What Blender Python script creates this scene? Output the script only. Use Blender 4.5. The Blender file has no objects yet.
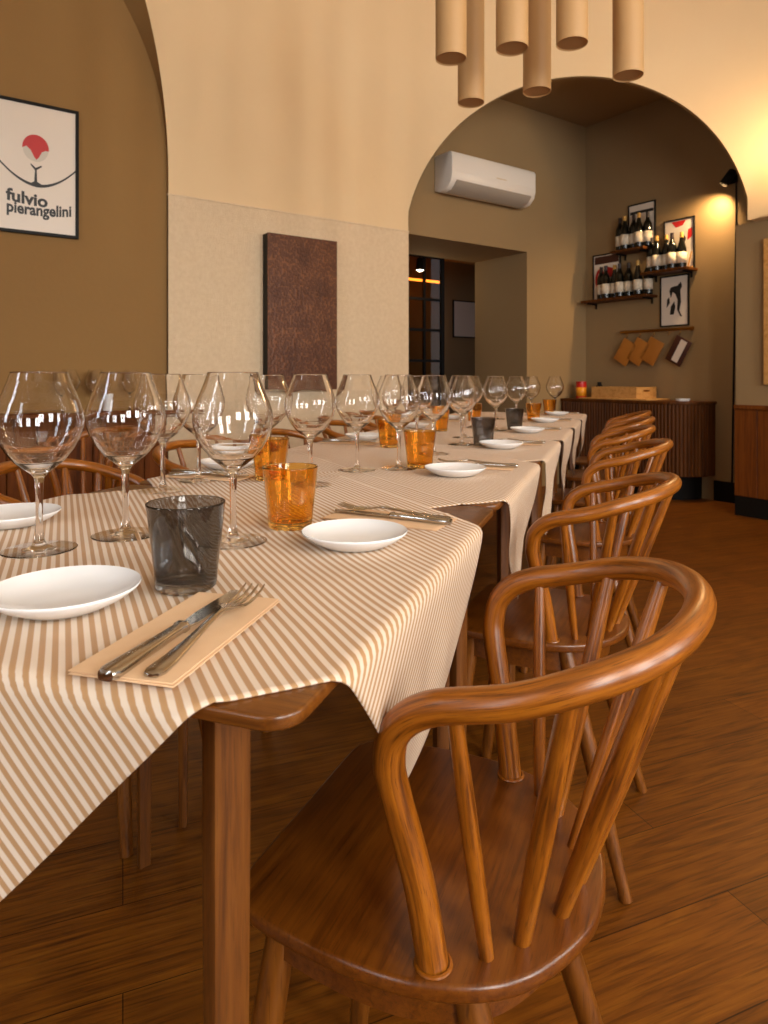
import bpy, bmesh, math, random
from mathutils import Vector, Matrix
random.seed(7)
SC = bpy.context.scene
COL = SC.collection
PI = math.pi
def lin(r, g, b):
    f = lambda c: (c/255/12.92) if c/255 <= .04045 else ((c/255+.055)/1.055)**2.4
    return (f(r), f(g), f(b), 1)

# ------------------------------------------------------------ camera, light, exposure
HC = .975
cam_d = bpy.data.cameras.new('camera'); cam = bpy.data.objects.new('camera', cam_d); COL.objects.link(cam)
cam.location = (0, 0, HC); cam.rotation_euler = (PI/2, 0, 0)
cam_d.sensor_fit = 'HORIZONTAL'; cam_d.sensor_width = 36; cam_d.lens = 36*670/768
cam_d.shift_y = -134/768; cam_d.clip_start = .03
cam_d.dof.use_dof = True; cam_d.dof.focus_distance = .9; cam_d.dof.aperture_fstop = 16
SC.camera = cam
vs = SC.view_settings
vs.view_transform = 'Standard'; vs.look = 'None'; vs.gamma = 1; vs.use_curve_mapping = False
vs.exposure = 0.2
cy = SC.cycles
cy.max_bounces = 24; cy.transmission_bounces = 24; cy.transparent_max_bounces = 24; cy.diffuse_bounces = 5; cy.glossy_bounces = 8
cy.sample_clamp_indirect = 40
w = bpy.data.worlds.new('world'); SC.world = w; w.use_nodes = True
w.node_tree.nodes['Background'].inputs[0].default_value = (.75, .85, 1, 1)
w.node_tree.nodes['Background'].inputs[1].default_value = .6
# room frame: axis A (along the pier wall, to the right and away) and axis B (along the side wall, to the right and nearer)
A = Vector((math.sin(math.radians(55)), math.cos(math.radians(55)), 0)); B = Vector((A.y, -A.x, 0)); UP = Vector((0, 0, 1))
def rm(a, b, z=0): return A*a + B*b + UP*z
RA0, RA1, RB0, RB1, RTOP = -2.37, 4.72, -3.992, 2.3, 4.2
WIN = [('L', -1.5, -1.0), ('L', .3, .8), ('R', -.5, .35), ('R', 1.0, 1.85), ('R', 2.7, 3.55)]   # windows in the left and rear walls
WZ0, WZ1 = .85, 3.0
def area(name, loc, direction, sx, sy, power, col):
    l = bpy.data.lights.new(name, 'AREA'); l.shape = 'RECTANGLE'; l.size = sx; l.size_y = sy; l.energy = power; l.color = col
    o = bpy.data.objects.new(name, l); COL.objects.link(o); o.location = loc
    o.rotation_euler = Vector(direction).to_track_quat('-Z', 'Y').to_euler(); return o
def point(name, loc, power, col, rad=.05):
    l = bpy.data.lights.new(name, 'POINT'); l.energy = power; l.color = col; l.shadow_soft_size = rad
    o = bpy.data.objects.new(name, l); COL.objects.link(o); o.location = loc; return o
def spot(name, loc, target, power, col, angle, blend=.6, rad=.03):
    l = bpy.data.lights.new(name, 'SPOT'); l.energy = power; l.color = col; l.spot_size = math.radians(angle); l.spot_blend = blend; l.shadow_soft_size = rad
    o = bpy.data.objects.new(name, l); COL.objects.link(o); o.location = loc
    o.rotation_euler = (Vector(target)-Vector(loc)).to_track_quat('-Z', 'Y').to_euler(); return o
DAY = (1.0, .96, .9); WARM = (1.0, .66, .32)
WP = {'L': 30, 'R': 92}
for side, c0, c1 in WIN:
    m = (c0+c1)/2; z = (WZ0+WZ1)/2
    if side == 'L': area('daylight', rm(RA0-.09, m, z), A, c1-c0-.06, WZ1-WZ0-.06, WP['L'], (.82, .92, 1))
    else: area('daylight', rm(m, RB1+.09, z), -B, c1-c0-.06, WZ1-WZ0-.06, WP['R'], DAY)

# ------------------------------------------------------------ helpers
def smooth01(x): x = max(0, min(1, x)); return x*x*(3-2*x)
class MB:
    def __init__(s): s.v = []; s.f = []; s.uv = []; s.mi = []
    def add(s, vs, fs, uvs=None, mi=0):
        n = len(s.v); s.v += [tuple(p) for p in vs]
        for i, f in enumerate(fs):
            s.f.append([n+k for k in f]); s.mi.append(mi)
            s.uv.append(uvs[i] if uvs else None)
        return s
    def grid(s, rows, closed=False, uv=None, mi=0):     # rows: list of equal-length point lists
        nr, nc = len(rows), len(rows[0]); vs = [p for r in rows for p in r]; fs = []; us = []
        for i in range(nr-1):
            for j in range(nc if closed else nc-1):
                k = (j+1) % nc
                fs.append([i*nc+j, i*nc+k, (i+1)*nc+k, (i+1)*nc+j])
                if uv: us.append([uv(i, j), uv(i, j+1), uv(i+1, j+1), uv(i+1, j)])
        return s.add(vs, fs, us if uv else None, mi)
    def box(s, lo, hi, M=None, bevel=0, mi=0, seg=2):
        bm = bmesh.new(); bmesh.ops.create_cube(bm, size=1)
        for v in bm.verts: v.co = Vector([(lo[k]+hi[k])/2 + v.co[k]*(hi[k]-lo[k]) for k in range(3)])
        if bevel: bmesh.ops.bevel(bm, geom=bm.edges[:], offset=bevel, segments=seg, affect='EDGES', profile=.5)
        return s.take(bm, M, mi)
    def take(s, bm, M=None, mi=0):
        bm.verts.ensure_lookup_table()
        vs = [(M @ v.co if M else v.co)[:] for v in bm.verts]
        s.add(vs, [[v.index for v in f.verts] for f in bm.faces], mi=mi); bm.free(); return s
    def lathe(s, prof, seg=32, c=(0, 0, 0), M=None, mi=0, closed_profile=False):
        rows = []
        for r, z in prof:
            row = [Vector((c[0]+r*math.cos(2*PI*k/seg), c[1]+r*math.sin(2*PI*k/seg), c[2]+z)) for k in range(seg)]
            rows.append([M @ p for p in row] if M else row)
        if closed_profile: rows.append(rows[0])
        return s.grid(rows, closed=True, mi=mi)
    def prism(s, pts, z0, z1, M=None, bevel=0, mi=0, seg=2):
        bm = bmesh.new(); vs = [bm.verts.new((x, y, z0)) for x, y in pts]; f = bm.faces.new(vs)
        r = bmesh.ops.extrude_face_region(bm, geom=[f])
        for e in r['geom']:
            if isinstance(e, bmesh.types.BMVert): e.co.z = z1
        bmesh.ops.recalc_face_normals(bm, faces=bm.faces[:])
        if bevel:
            ed = [e for e in bm.edges if abs(e.verts[0].co.z-e.verts[1].co.z) < 1e-6]
            bmesh.ops.bevel(bm, geom=ed, offset=bevel, segments=seg, affect='EDGES', profile=.5)
        return s.take(bm, M, mi)
    def tube(s, path, rad, seg=12, caps=True, M=None, mi=0):
        P = [Vector(p) for p in path]; n = len(P)
        R = rad if isinstance(rad, (list, tuple)) else [rad]*n
        rows = []; L = [0]; up = None
        for i in range(n):
            t = (P[min(i+1, n-1)]-P[max(i-1, 0)]).normalized()
            if up is None:
                up = Vector((0, 0, 1)) if abs(t.z) < .9 else Vector((1, 0, 0))
            a = (up - t*up.dot(t)).normalized(); b = t.cross(a); up = a
            rows.append([P[i]+(a*math.cos(2*PI*k/seg)+b*math.sin(2*PI*k/seg))*R[i] for k in range(seg)])
            if i: L.append(L[-1]+(P[i]-P[i-1]).length)
        if M: rows = [[M @ p for p in r] for r in rows]
        rr = R[0]*2*PI
        s.grid(rows, closed=True, uv=lambda i, j: (L[i], rr*j/seg), mi=mi)
        if caps:
            s.add(rows[0], [list(range(seg))[::-1]], mi=mi); s.add(rows[-1], [list(range(seg))], mi=mi)
        return s
    def build(s, name, mat, parent=None, flat=False, angle=40, solid=0, weld=False, offset=0):
        me = bpy.data.meshes.new(name); me.from_pydata(s.v, [], s.f)
        if any(u for u in s.uv):
            lay = me.uv_layers.new(name='UVMap')
            for p, u in zip(me.polygons, s.uv):
                if u:
                    for k, li in enumerate(p.loop_indices): lay.data[li].uv = u[k]
        for m in (mat if isinstance(mat, (list, tuple)) else [mat]): me.materials.append(m)
        for p, m in zip(me.polygons, s.mi): p.material_index = m
        bm = bmesh.new(); bm.from_mesh(me)
        if weld: bmesh.ops.remove_doubles(bm, verts=bm.verts[:], dist=1e-6)
        bmesh.ops.recalc_face_normals(bm, faces=bm.faces[:]); bm.to_mesh(me); bm.free()
        if not flat:
            me.shade_smooth(); me.set_sharp_from_angle(angle=math.radians(angle))
        o = bpy.data.objects.new(name, me); COL.objects.link(o)
        if parent: o.parent = parent
        if solid:
            md = o.modifiers.new('thickness', 'SOLIDIFY'); md.thickness = solid; md.offset = offset
        return o
def tag(o, label, cat, group=None):
    o['label'] = label; o['category'] = cat
    if group: o['group'] = group
    return o
def thing(name, label, cat, loc=(0, 0, 0), rz=0, group=None):
    o = bpy.data.objects.new(name, None); COL.objects.link(o); o.empty_display_size = .05
    o.location = loc; o.rotation_euler = (0, 0, rz); return tag(o, label, cat, group)
def struct(o): o['kind'] = 'structure'; return o
def copy_tree(src, loc, rz, label, group=None):
    c = src.copy(); COL.objects.link(c); c.location = loc; c.rotation_euler = (0, 0, rz); c['label'] = label
    if group: c['group'] = group
    for ch in src.children:
        d = ch.copy(); COL.objects.link(d); d.parent = c
        for g in ch.children:
            e = g.copy(); COL.objects.link(e); e.parent = d
    return c
def frame_M(org, x, y, z):      # matrix with given axes
    M = Matrix.Identity(4)
    for i, a in enumerate((x, y, z)):
        for k in range(3): M[k][i] = a[k]
    for k in range(3): M[k][3] = org[k]
    return M
def catmull(pts, n=8):
    P = [Vector(p) for p in pts]; P = [P[0]*2-P[1]]+P+[P[-1]*2-P[-2]]; out = []
    for i in range(1, len(P)-2):
        for k in range(n):
            t = k/n; a, b, c, d = P[i-1], P[i], P[i+1], P[i+2]
            out.append(.5*((2*b)+(c-a)*t+(2*a-5*b+4*c-d)*t*t+(3*b-a-3*c+d)*t**3))
    out.append(P[-2]); return out
ORD = ['first', 'second', 'third', 'fourth', 'fifth', 'sixth', 'seventh', 'eighth', 'ninth', 'tenth', 'eleventh', 'twelfth', 'thirteenth', 'fourteenth']

# ------------------------------------------------------------ materials
def mat(name, col, rough=.5, metal=0, **kw):
    m = bpy.data.materials.new(name); m.use_nodes = True; nt = m.node_tree; b = nt.nodes['Principled BSDF']
    b.inputs['Base Color'].default_value = col; b.inputs['Roughness'].default_value = rough; b.inputs['Metallic'].default_value = metal
    for k, v in kw.items(): b.inputs[k.replace('_', ' ')].default_value = v
    return m
def nodes(m): return m.node_tree, m.node_tree.nodes['Principled BSDF']
def N(nt, t, **kw):
    n = nt.nodes.new(t)
    for k, v in kw.items():
        if hasattr(n, k): setattr(n, k, v)
        else: n.inputs[k.replace('_', ' ')].default_value = v
    return n
def ramp(nt, stops):
    r = nt.nodes.new('ShaderNodeValToRGB'); e = r.color_ramp.elements
    while len(e) < len(stops): e.new(.5)
    for q, (p, c) in zip(e, stops): q.position = p; q.color = c
    return r
def coords(nt, kind, scale=(1, 1, 1), rot=(0, 0, 0)):
    tc = nt.nodes.new('ShaderNodeTexCoord'); mp = nt.nodes.new('ShaderNodeMapping')
    mp.inputs['Scale'].default_value = scale; mp.inputs['Rotation'].default_value = rot
    nt.links.new(tc.outputs[kind], mp.inputs[0]); return mp.outputs[0]
def bump(nt, b, h, strength, dist=.01):
    n = N(nt, 'ShaderNodeBump', Strength=strength, Distance=dist); nt.links.new(h, n.inputs['Height']); nt.links.new(n.outputs[0], b.inputs['Normal'])
def plaster(name, c1, c2, scale=1.2, bumpy=.15, bscale=60, rough=.85):
    m = mat(name, c1, rough); nt, b = nodes(m); co = coords(nt, 'Object')
    n = N(nt, 'ShaderNodeTexNoise', Scale=scale, Detail=6); nt.links.new(co, n.inputs['Vector'])
    r = ramp(nt, [(.3, c1), (.7, c2)]); nt.links.new(n.outputs['Fac'], r.inputs[0]); nt.links.new(r.outputs[0], b.inputs['Base Color'])
    n2 = N(nt, 'ShaderNodeTexNoise', Scale=bscale, Detail=4); nt.links.new(co, n2.inputs['Vector']); bump(nt, b, n2.outputs['Fac'], bumpy, .01)
    return m
def wood(name, dark, mid, light, grain='x', rough=.35, scale=1.0, kind='Object', coat=.0, pore=.5):
    m = mat(name, mid, rough); nt, b = nodes(m)
    st = {'x': (3, 60, 60), 'y': (60, 3, 60), 'z': (60, 60, 3)}[grain]
    co = coords(nt, kind, tuple(k*scale for k in st))
    n = N(nt, 'ShaderNodeTexNoise', Scale=1.0, Detail=5, Roughness=.6, Distortion=.6); nt.links.new(co, n.inputs['Vector'])
    r = ramp(nt, [(.28, dark), (.5, mid), (.75, light)]); nt.links.new(n.outputs['Fac'], r.inputs[0])
    co2 = coords(nt, kind, tuple(k*scale*(6 if k > 10 else 4.5) for k in st))
    p = N(nt, 'ShaderNodeTexNoise', Scale=1.0, Detail=2); nt.links.new(co2, p.inputs['Vector'])
    pr = ramp(nt, [(.30, (.25, .2, .15, 1)), (.42, (1, 1, 1, 1))]); nt.links.new(p.outputs['Fac'], pr.inputs[0])
    mx = N(nt, 'ShaderNodeMix', data_type='RGBA', blend_type='MULTIPLY'); mx.inputs[0].default_value = pore
    nt.links.new(r.outputs[0], mx.inputs[6]); nt.links.new(pr.outputs[0], mx.inputs[7])
    nt.links.new(mx.outputs[2], b.inputs['Base Color'])
    b.inputs['Coat Weight'].default_value = coat; b.inputs['Coat Roughness'].default_value = .26; b.inputs['Specular IOR Level'].default_value = .5 if coat else .15
    bump(nt, b, p.outputs['Fac'], .06, .004)
    return m
M_VAULT = plaster('cream_lime_plaster', lin(226, 198, 156), lin(232, 206, 165), 1.0, .08, 25)
M_PIER = plaster('textured_cream_plaster', lin(218, 194, 160), lin(226, 204, 172), 40, .5, 160)
M_OCHRE = plaster('ochre_wall_paint', lin(141, 106, 59), lin(147, 112, 63), 1.0, .06, 40)
M_TAUPE = plaster('taupe_wall_paint', lin(143, 117, 80), lin(149, 123, 85), 1.0, .06, 40)
M_BLACKM = mat('matt_black_metal', lin(20, 17, 14), .6, 0, Specular_IOR_Level=.15)
M_WHITE = mat('white_plastic', lin(228, 222, 214), .35)
M_CERAM = mat('white_ceramic', lin(238, 240, 242), .1)
M_STEEL = mat('brushed_steel', lin(190, 185, 178), .18, 1.0)
M_DARKBLK = mat('black_lacquer', lin(20, 17, 14), .5, 0, Specular_IOR_Level=.2)
M_BRASS = mat('brass', lin(170, 125, 60), .3, 1.0)
M_HOOP = wood('bentwood_oak', lin(84, 40, 4), lin(152, 85, 14), lin(178, 108, 26), 'x', .32, 3.0, 'UV', .4, .85)
M_SEAT = wood('seat_oak', lin(80, 38, 5), lin(106, 55, 9), lin(122, 68, 14), 'y', .3, 2.2, 'Object', .3, .5)
M_LEGC = wood('leg_oak', lin(76, 38, 6), lin(116, 65, 14), lin(138, 82, 22), 'z', .35, 1, 'Object', .2, .5)
M_TABLE = wood('table_walnut', lin(82, 42, 8), lin(106, 59, 14), lin(122, 72, 20), 'x', .3, 2.0, 'Object', .3, .4)
M_TLEG = wood('table_leg_walnut', lin(76, 40, 8), lin(104, 58, 14), lin(120, 72, 22), 'z', .4, 2.2, 'Object', .1, .4)
M_PANEL = wood('dark_wainscot', lin(74, 36, 10), lin(110, 58, 18), lin(126, 70, 24), 'z', .5, .5, 'Object', 0, .4)
M_CAB = wood('cabinet_walnut', lin(56, 28, 7), lin(86, 47, 14), lin(104, 60, 20), 'z', .5, .6, 'Object', 0, .4)
M_CRATE = wood('pale_pine', lin(170, 120, 62), lin(196, 146, 84), lin(206, 158, 96), 'x', .6, .6, 'Object', 0, .3)
def floor_mat():
    m = mat('oak_plank_floor', lin(110, 66, 28), .42, 0, Specular_IOR_Level=.3); nt, b = nodes(m)
    ang = math.radians(21.3); co = coords(nt, 'Object', (1, 1, 1), (0, 0, -ang))
    br = N(nt, 'ShaderNodeTexBrick', Scale=1.0, Mortar_Size=.0012, Brick_Width=1.7, Row_Height=.19, Mortar_Smooth=.2)
    br.offset = .37; br.inputs['Color1'].default_value = (.82, .82, .82, 1); br.inputs['Color2'].default_value = (1.08, 1.08, 1.08, 1); br.inputs['Mortar'].default_value = (.28, .25, .22, 1)
    nt.links.new(co, br.inputs['Vector'])
    co2 = coords(nt, 'Object', (2.2, 26, 26), (0, 0, -ang))
    # mapping rotates after scaling, so rotate first with a second mapping
    mp2 = nt.nodes.new('ShaderNodeMapping'); mp2.inputs['Scale'].default_value = (2.6, 34, 34); nt.links.new(co, mp2.inputs[0])
    n = N(nt, 'ShaderNodeTexNoise', Scale=1.0, Detail=6, Roughness=.6, Distortion=1.6); nt.links.new(mp2.outputs[0], n.inputs['Vector'])
    r = ramp(nt, [(.3, lin(84, 44, 7)), (.5, lin(118, 66, 12)), (.72, lin(136, 82, 18))]); nt.links.new(n.outputs['Fac'], r.inputs[0])
    mp3 = nt.nodes.new('ShaderNodeMapping'); mp3.inputs['Scale'].default_value = (7, 170, 170); nt.links.new(co, mp3.inputs[0])
    p = N(nt, 'ShaderNodeTexNoise', Scale=1.0, Detail=3); nt.links.new(mp3.outputs[0], p.inputs['Vector'])
    pr = ramp(nt, [(.33, (.45, .4, .35, 1)), (.5, (1, 1, 1, 1))]); nt.links.new(p.outputs['Fac'], pr.inputs[0])
    mx = N(nt, 'ShaderNodeMix', data_type='RGBA', blend_type='MULTIPLY'); mx.inputs[0].default_value = .7
    nt.links.new(r.outputs[0], mx.inputs[6]); nt.links.new(pr.outputs[0], mx.inputs[7])
    m2 = N(nt, 'ShaderNodeMix', data_type='RGBA', blend_type='MULTIPLY'); m2.inputs[0].default_value = 1
    nt.links.new(mx.outputs[2], m2.inputs[6]); nt.links.new(br.outputs['Color'], m2.inputs[7]); nt.links.new(m2.outputs[2], b.inputs['Base Color'])
    bump(nt, b, p.outputs['Fac'], .1, .004)
    return m
M_FLOOR = floor_mat()
def cloth_mat():
    m = mat('striped_linen', lin(220, 196, 164), .8); nt, b = nodes(m)
    tc = nt.nodes.new('ShaderNodeTexCoord'); sp = nt.nodes.new('ShaderNodeSeparateXYZ'); nt.links.new(tc.outputs['UV'], sp.inputs[0])
    mu = N(nt, 'ShaderNodeMath', operation='MULTIPLY'); mu.inputs[1].default_value = 1/.0098; nt.links.new(sp.outputs['Y'], mu.inputs[0])
    fr = N(nt, 'ShaderNodeMath', operation='FRACT'); nt.links.new(mu.outputs[0], fr.inputs[0])
    r = ramp(nt, [(0, lin(224, 207, 188)), (.42, lin(224, 207, 188)), (.52, lin(182, 142, 98)), (.92, lin(182, 142, 98)), ]); e = r.color_ramp.elements.new(1.0); e.color = lin(224, 207, 188)
    nt.links.new(fr.outputs[0], r.inputs[0])
    mp = nt.nodes.new('ShaderNodeMapping'); mp.inputs['Scale'].default_value = (1800, 1800, 1); nt.links.new(tc.outputs['UV'], mp.inputs[0])
    n = N(nt, 'ShaderNodeTexNoise', Scale=1.0, Detail=2); nt.links.new(mp.outputs[0], n.inputs['Vector'])
    nt.links.new(r.outputs[0], b.inputs['Base Color']); bump(nt, b, n.outputs['Fac'], .12, .001)
    b.inputs['Sheen Weight'].default_value = .1
    return m
M_CLOTH = cloth_mat()
M_NAPKIN = plaster('tan_paper_napkin', lin(226, 190, 150), lin(231, 197, 158), 40, .1, 700)
def glass(name, col, rough=0.0, ior=1.47, noise=None):
    m = mat(name, col, rough); nt, b = nodes(m); b.inputs['Transmission Weight'].default_value = 1; b.inputs['IOR'].default_value = ior
    if noise:
        co = coords(nt, 'Object', (1, 1, .45)); n = N(nt, 'ShaderNodeTexNoise', Scale=noise[0], Detail=2, Distortion=.8); nt.links.new(co, n.inputs['Vector']); bump(nt, b, n.outputs['Fac'], noise[1], .004)
    return m
M_GLASS = glass('clear_crystal', (1, 1, 1, 1))
M_FOOT = glass('thin_foot_crystal', (1, 1, 1, 1), 0, 1.2)
M_AMBER = glass('amber_glass', lin(250, 206, 112), 0, 1.42, (60, .10))
M_SMOKE = glass('smoky_glass', lin(158, 157, 156), 0, 1.42, (34, .10))
M_BOTTLE = mat('dark_bottle_glass', lin(14, 14, 10), .08)
M_LABEL = mat('bottle_label_paper', lin(214, 200, 178), .7)
M_CAPR = mat('dark_capsule', lin(36, 16, 14), .4); M_CAPG = mat('gold_capsule', lin(196, 150, 70), .4)
M_PAPER = mat('poster_paper', lin(226, 214, 200), .35)
M_INK = mat('black_print_ink', lin(24, 22, 22), .45); M_RED = mat('red_print_ink', lin(190, 36, 36), .45); M_GREY = mat('pale_grey_print_ink', lin(205, 196, 182), .45)
M_TAN = mat('tan_leather', lin(176, 112, 40), .5); M_BROWNL = mat('brown_leather', lin(66, 30, 20), .5)
M_PEND = plaster('sand_painted_tube', lin(180, 138, 86), lin(186, 144, 92), 3, .05, 80, .6)
M_PENDI = mat('tube_end_disc', lin(176, 136, 88), .7)
def emis(name, col, s):
    m = bpy.data.materials.new(name); m.use_nodes = True; nt = m.node_tree; nt.nodes.clear()
    e = nt.nodes.new('ShaderNodeEmission'); e.inputs[0].default_value = col; e.inputs[1].default_value = s
    o = nt.nodes.new('ShaderNodeOutputMaterial'); nt.links.new(e.outputs[0], o.inputs[0]); return m
def relief_mat():
    m = mat('bronze_relief', lin(104, 62, 36), .42, .25); nt, b = nodes(m)
    co = coords(nt, 'Object'); v = N(nt, 'ShaderNodeTexVoronoi', Scale=60.0, distance='CHEBYCHEV'); nt.links.new(co, v.inputs['Vector'])
    n = N(nt, 'ShaderNodeTexNoise', Scale=7.0, Detail=6); nt.links.new(co, n.inputs['Vector'])
    r = ramp(nt, [(.3, lin(92, 50, 24)), (.7, lin(124, 76, 44))]); nt.links.new(n.outputs['Fac'], r.inputs[0])
    r2 = ramp(nt, [(.48, (.5, .45, .42, 1)), (.56, (1, 1, 1, 1))]); nt.links.new(v.outputs['Distance'], r2.inputs[0])
    mx = N(nt, 'ShaderNodeMix', data_type='RGBA', blend_type='MULTIPLY'); mx.inputs[0].default_value = .8
    nt.links.new(r.outputs[0], mx.inputs[6]); nt.links.new(r2.outputs[0], mx.inputs[7]); nt.links.new(mx.outputs[2], b.inputs['Base Color'])
    bump(nt, b, v.outputs['Distance'], .5, .004); return m
M_RELIEF = relief_mat()

# ------------------------------------------------------------ room shell
b = MB(); b.box((-9, -9, -.1), (12, 14, 0)); struct(b.build('floor', M_FLOOR, flat=True))
b = MB(); b.add([rm(RA0-.3, RB0-6, RTOP), rm(RA1+2, RB0-6, RTOP), rm(RA1+2, RB1+.3, RTOP), rm(RA0-.3, RB1+.3, RTOP)], [[0, 1, 2, 3]]); struct(b.build('ceiling', M_VAULT, flat=True, solid=.1, offset=1))
def wall_with_windows(name, P, d, n, length, holes, mtl):     # P start, d along, n outward, holes [(u0,u1)]
    b = MB(); M = frame_M(P, d, n, UP); u = 0
    for h0, h1 in sorted(holes):
        b.box((u, 0, 0), (h0, .25, RTOP), M); b.box((h0, 0, 0), (h1, .25, WZ0), M); b.box((h0, 0, WZ1), (h1, .25, RTOP), M); u = h1
    b.box((u, 0, 0), (length, .25, RTOP), M)
    return struct(b.build(name, mtl, flat=True))
hl = [(c0-(RB0), c1-RB0) for s, c0, c1 in WIN if s == 'L']
wall_with_windows('wall_left', rm(RA0, RB0), B, -A, RB1-RB0, hl, M_OCHRE)
hr = [(c0-RA0, c1-RA0) for s, c0, c1 in WIN if s == 'R']
wall_with_windows('wall_rear', rm(RA0, RB1), A, B, RA1-RA0, hr, M_OCHRE)
for i, (side, c0, c1) in enumerate(WIN):
    M = frame_M(rm(RA0, c0), B, -A, UP) if side == 'L' else frame_M(rm(c0, RB1), A, B, UP)
    wv = c1-c0; b = MB()
    for u0, u1, z0, z1 in [(0, .07, WZ0, WZ1), (wv-.07, wv, WZ0, WZ1), (0, wv, WZ0, WZ0+.07), (0, wv, WZ1-.07, WZ1), (wv/2-.04, wv/2+.04, WZ0, WZ1), (0, wv, WZ0+.75, WZ0+.8), (0, wv, WZ0+1.45, WZ0+1.5)]:
        b.box((u0, .03, z0), (u1, .08, z1), M)
    struct(b.build('window_%d' % (i+1), M_WHITE, flat=True))
# pier (flat, textured, below the impost) and the vault springing above it
ZI = 2.066
Pl = Vector((-1.28, 3.977, 0)); P1 = Vector((.179, 5.009, 0)); P2 = Vector((2.513, 4.626, 0))
BD = (P2-P1).normalized(); BN = Vector((-BD.y, BD.x, 0)); BC = (P1+P2)/2; ZC, RC = 1.93, 1.213
b = MB(); L = (P1-Pl).length; M = frame_M(Pl, A, -B, UP)
b.box((0, 0, 0), (L, .3, ZI), M)
struct(b.build('wall_pier', M_PIER, flat=True))
b = MB(); b.box((-.004, -.004, ZI-.004), (L+.004, .02, ZI+.006), M); struct(b.build('trim_1', M_PIER, flat=True))
def arch_in(z): return -.0944*max(0, z-2.2)**2.4
def arch_lean(z): return .11*max(0, z-2.2)**1.5
def arch_off(z): return arch_in(z)-.094*max(0, z-2.2)**1.5
nz, nu = 40, 28
th0 = math.asin((ZI-ZC)/RC)
zs = [ZC+RC*math.sin(th0+(PI/2-th0)*i/34) for i in range(35)]+[ZC+RC+(RTOP-ZC-RC)*i/14 for i in range(1, 15)]
def half(z): return math.sqrt(max(0, RC*RC-(z-ZC)**2)) if z < ZC+RC else 0
def vault_row(z):       # the plan of the vault at one height: pier, arch wall, right wall, with corners rounding off as it rises
    p0 = Pl + A*arch_off(z) + B*arch_lean(z); Q = P2+B*4.2; rad = .95*smooth01((z-ZI)/1.3); out = []
    r1 = min(rad, (P1-p0).length*.6)
    if rad < 1e-4: return [p0.lerp(P1, j/12) for j in range(12)]+[P1.lerp(P2, j/40) for j in range(40)]+[P2.lerp(Q, j/12) for j in range(13)]
    c0, c1 = P1-A*r1, P1+BD*r1; d0, d1 = P2-BD*rad, P2+B*rad
    out += [p0.lerp(c0, j/10) for j in range(10)]
    out += [c0*(1-u)**2+P1*2*u*(1-u)+c1*u*u for u in [j/24 for j in range(24)]]
    out += [c1.lerp(d0, j/16) for j in range(16)]
    out += [d0*(1-u)**2+P2*2*u*(1-u)+d1*u*u for u in [j/24 for j in range(24)]]
    return out + [d1.lerp(Q, j/12) for j in range(13)]
def resample(P, n):
    L = [0]
    for i in range(1, len(P)): L.append(L[-1]+(P[i]-P[i-1]).length)
    out = []; i = 0
    for k in range(n+1):
        d = L[-1]*k/n
        while i < len(P)-2 and L[i+1] < d: i += 1
        f = (d-L[i])/max(1e-9, L[i+1]-L[i]); out.append(P[i].lerp(P[i+1], min(1, f)))
    return out
def cut(P, x):          # split a row where its coordinate along the arch wall passes x
    for i in range(len(P)-1):
        a_, c_ = (P[i]-BC).dot(BD), (P[i+1]-BC).dot(BD)
        if a_ <= x <= c_ and c_ > a_: m_ = P[i].lerp(P[i+1], (x-a_)/(c_-a_)); return P[:i+1]+[m_], [m_]+P[i+1:]
rowl, rowr, edge_l, edge_r = [], [], [], []
for z in zs:
    P = vault_row(z); hx = min(half(z), 1.18); lft = cut(P, -hx)[0]; rgt = cut(P, hx)[1]
    rowl.append([p+UP*z for p in resample(lft, 60)]); rowr.append([p+UP*z for p in resample(rgt, 60)])
    if z <= ZC+RC+1e-6: edge_l.append(rowl[-1][-1]); edge_r.append(rowr[-1][0])
b = MB(); b.grid(rowl); b.grid(rowr)
struct(b.build('wall_vault', M_VAULT, angle=60, weld=True))
# arch soffit
pr = edge_l+edge_r[::-1]
b = MB(); b.grid([pr, [p+BN*.03 for p in pr]])
b.grid([[P1+UP*ZI, P1], [P1+BN*.03+UP*ZI, P1+BN*.03]])
struct(b.build('trim_2', M_TAUPE, angle=50))
# recess on the left with its soffit
PW = Pl - B*.03
b = MB(); Mr = frame_M(PW, A, -B, UP); b.box((-4.6, 0, 0), (.5, .12, RTOP), Mr); struct(b.build('wall_recess', M_OCHRE, flat=True))
b = MB(); zz = [RTOP*i/60 for i in range(61)]
b.grid([[Pl+A*arch_off(z)+B*arch_lean(z)+UP*z for z in zz], [Pl-B*.031+A*(arch_in(z)*3.0)+UP*z for z in zz]])
struct(b.build('trim_3', M_OCHRE, angle=60))
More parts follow.
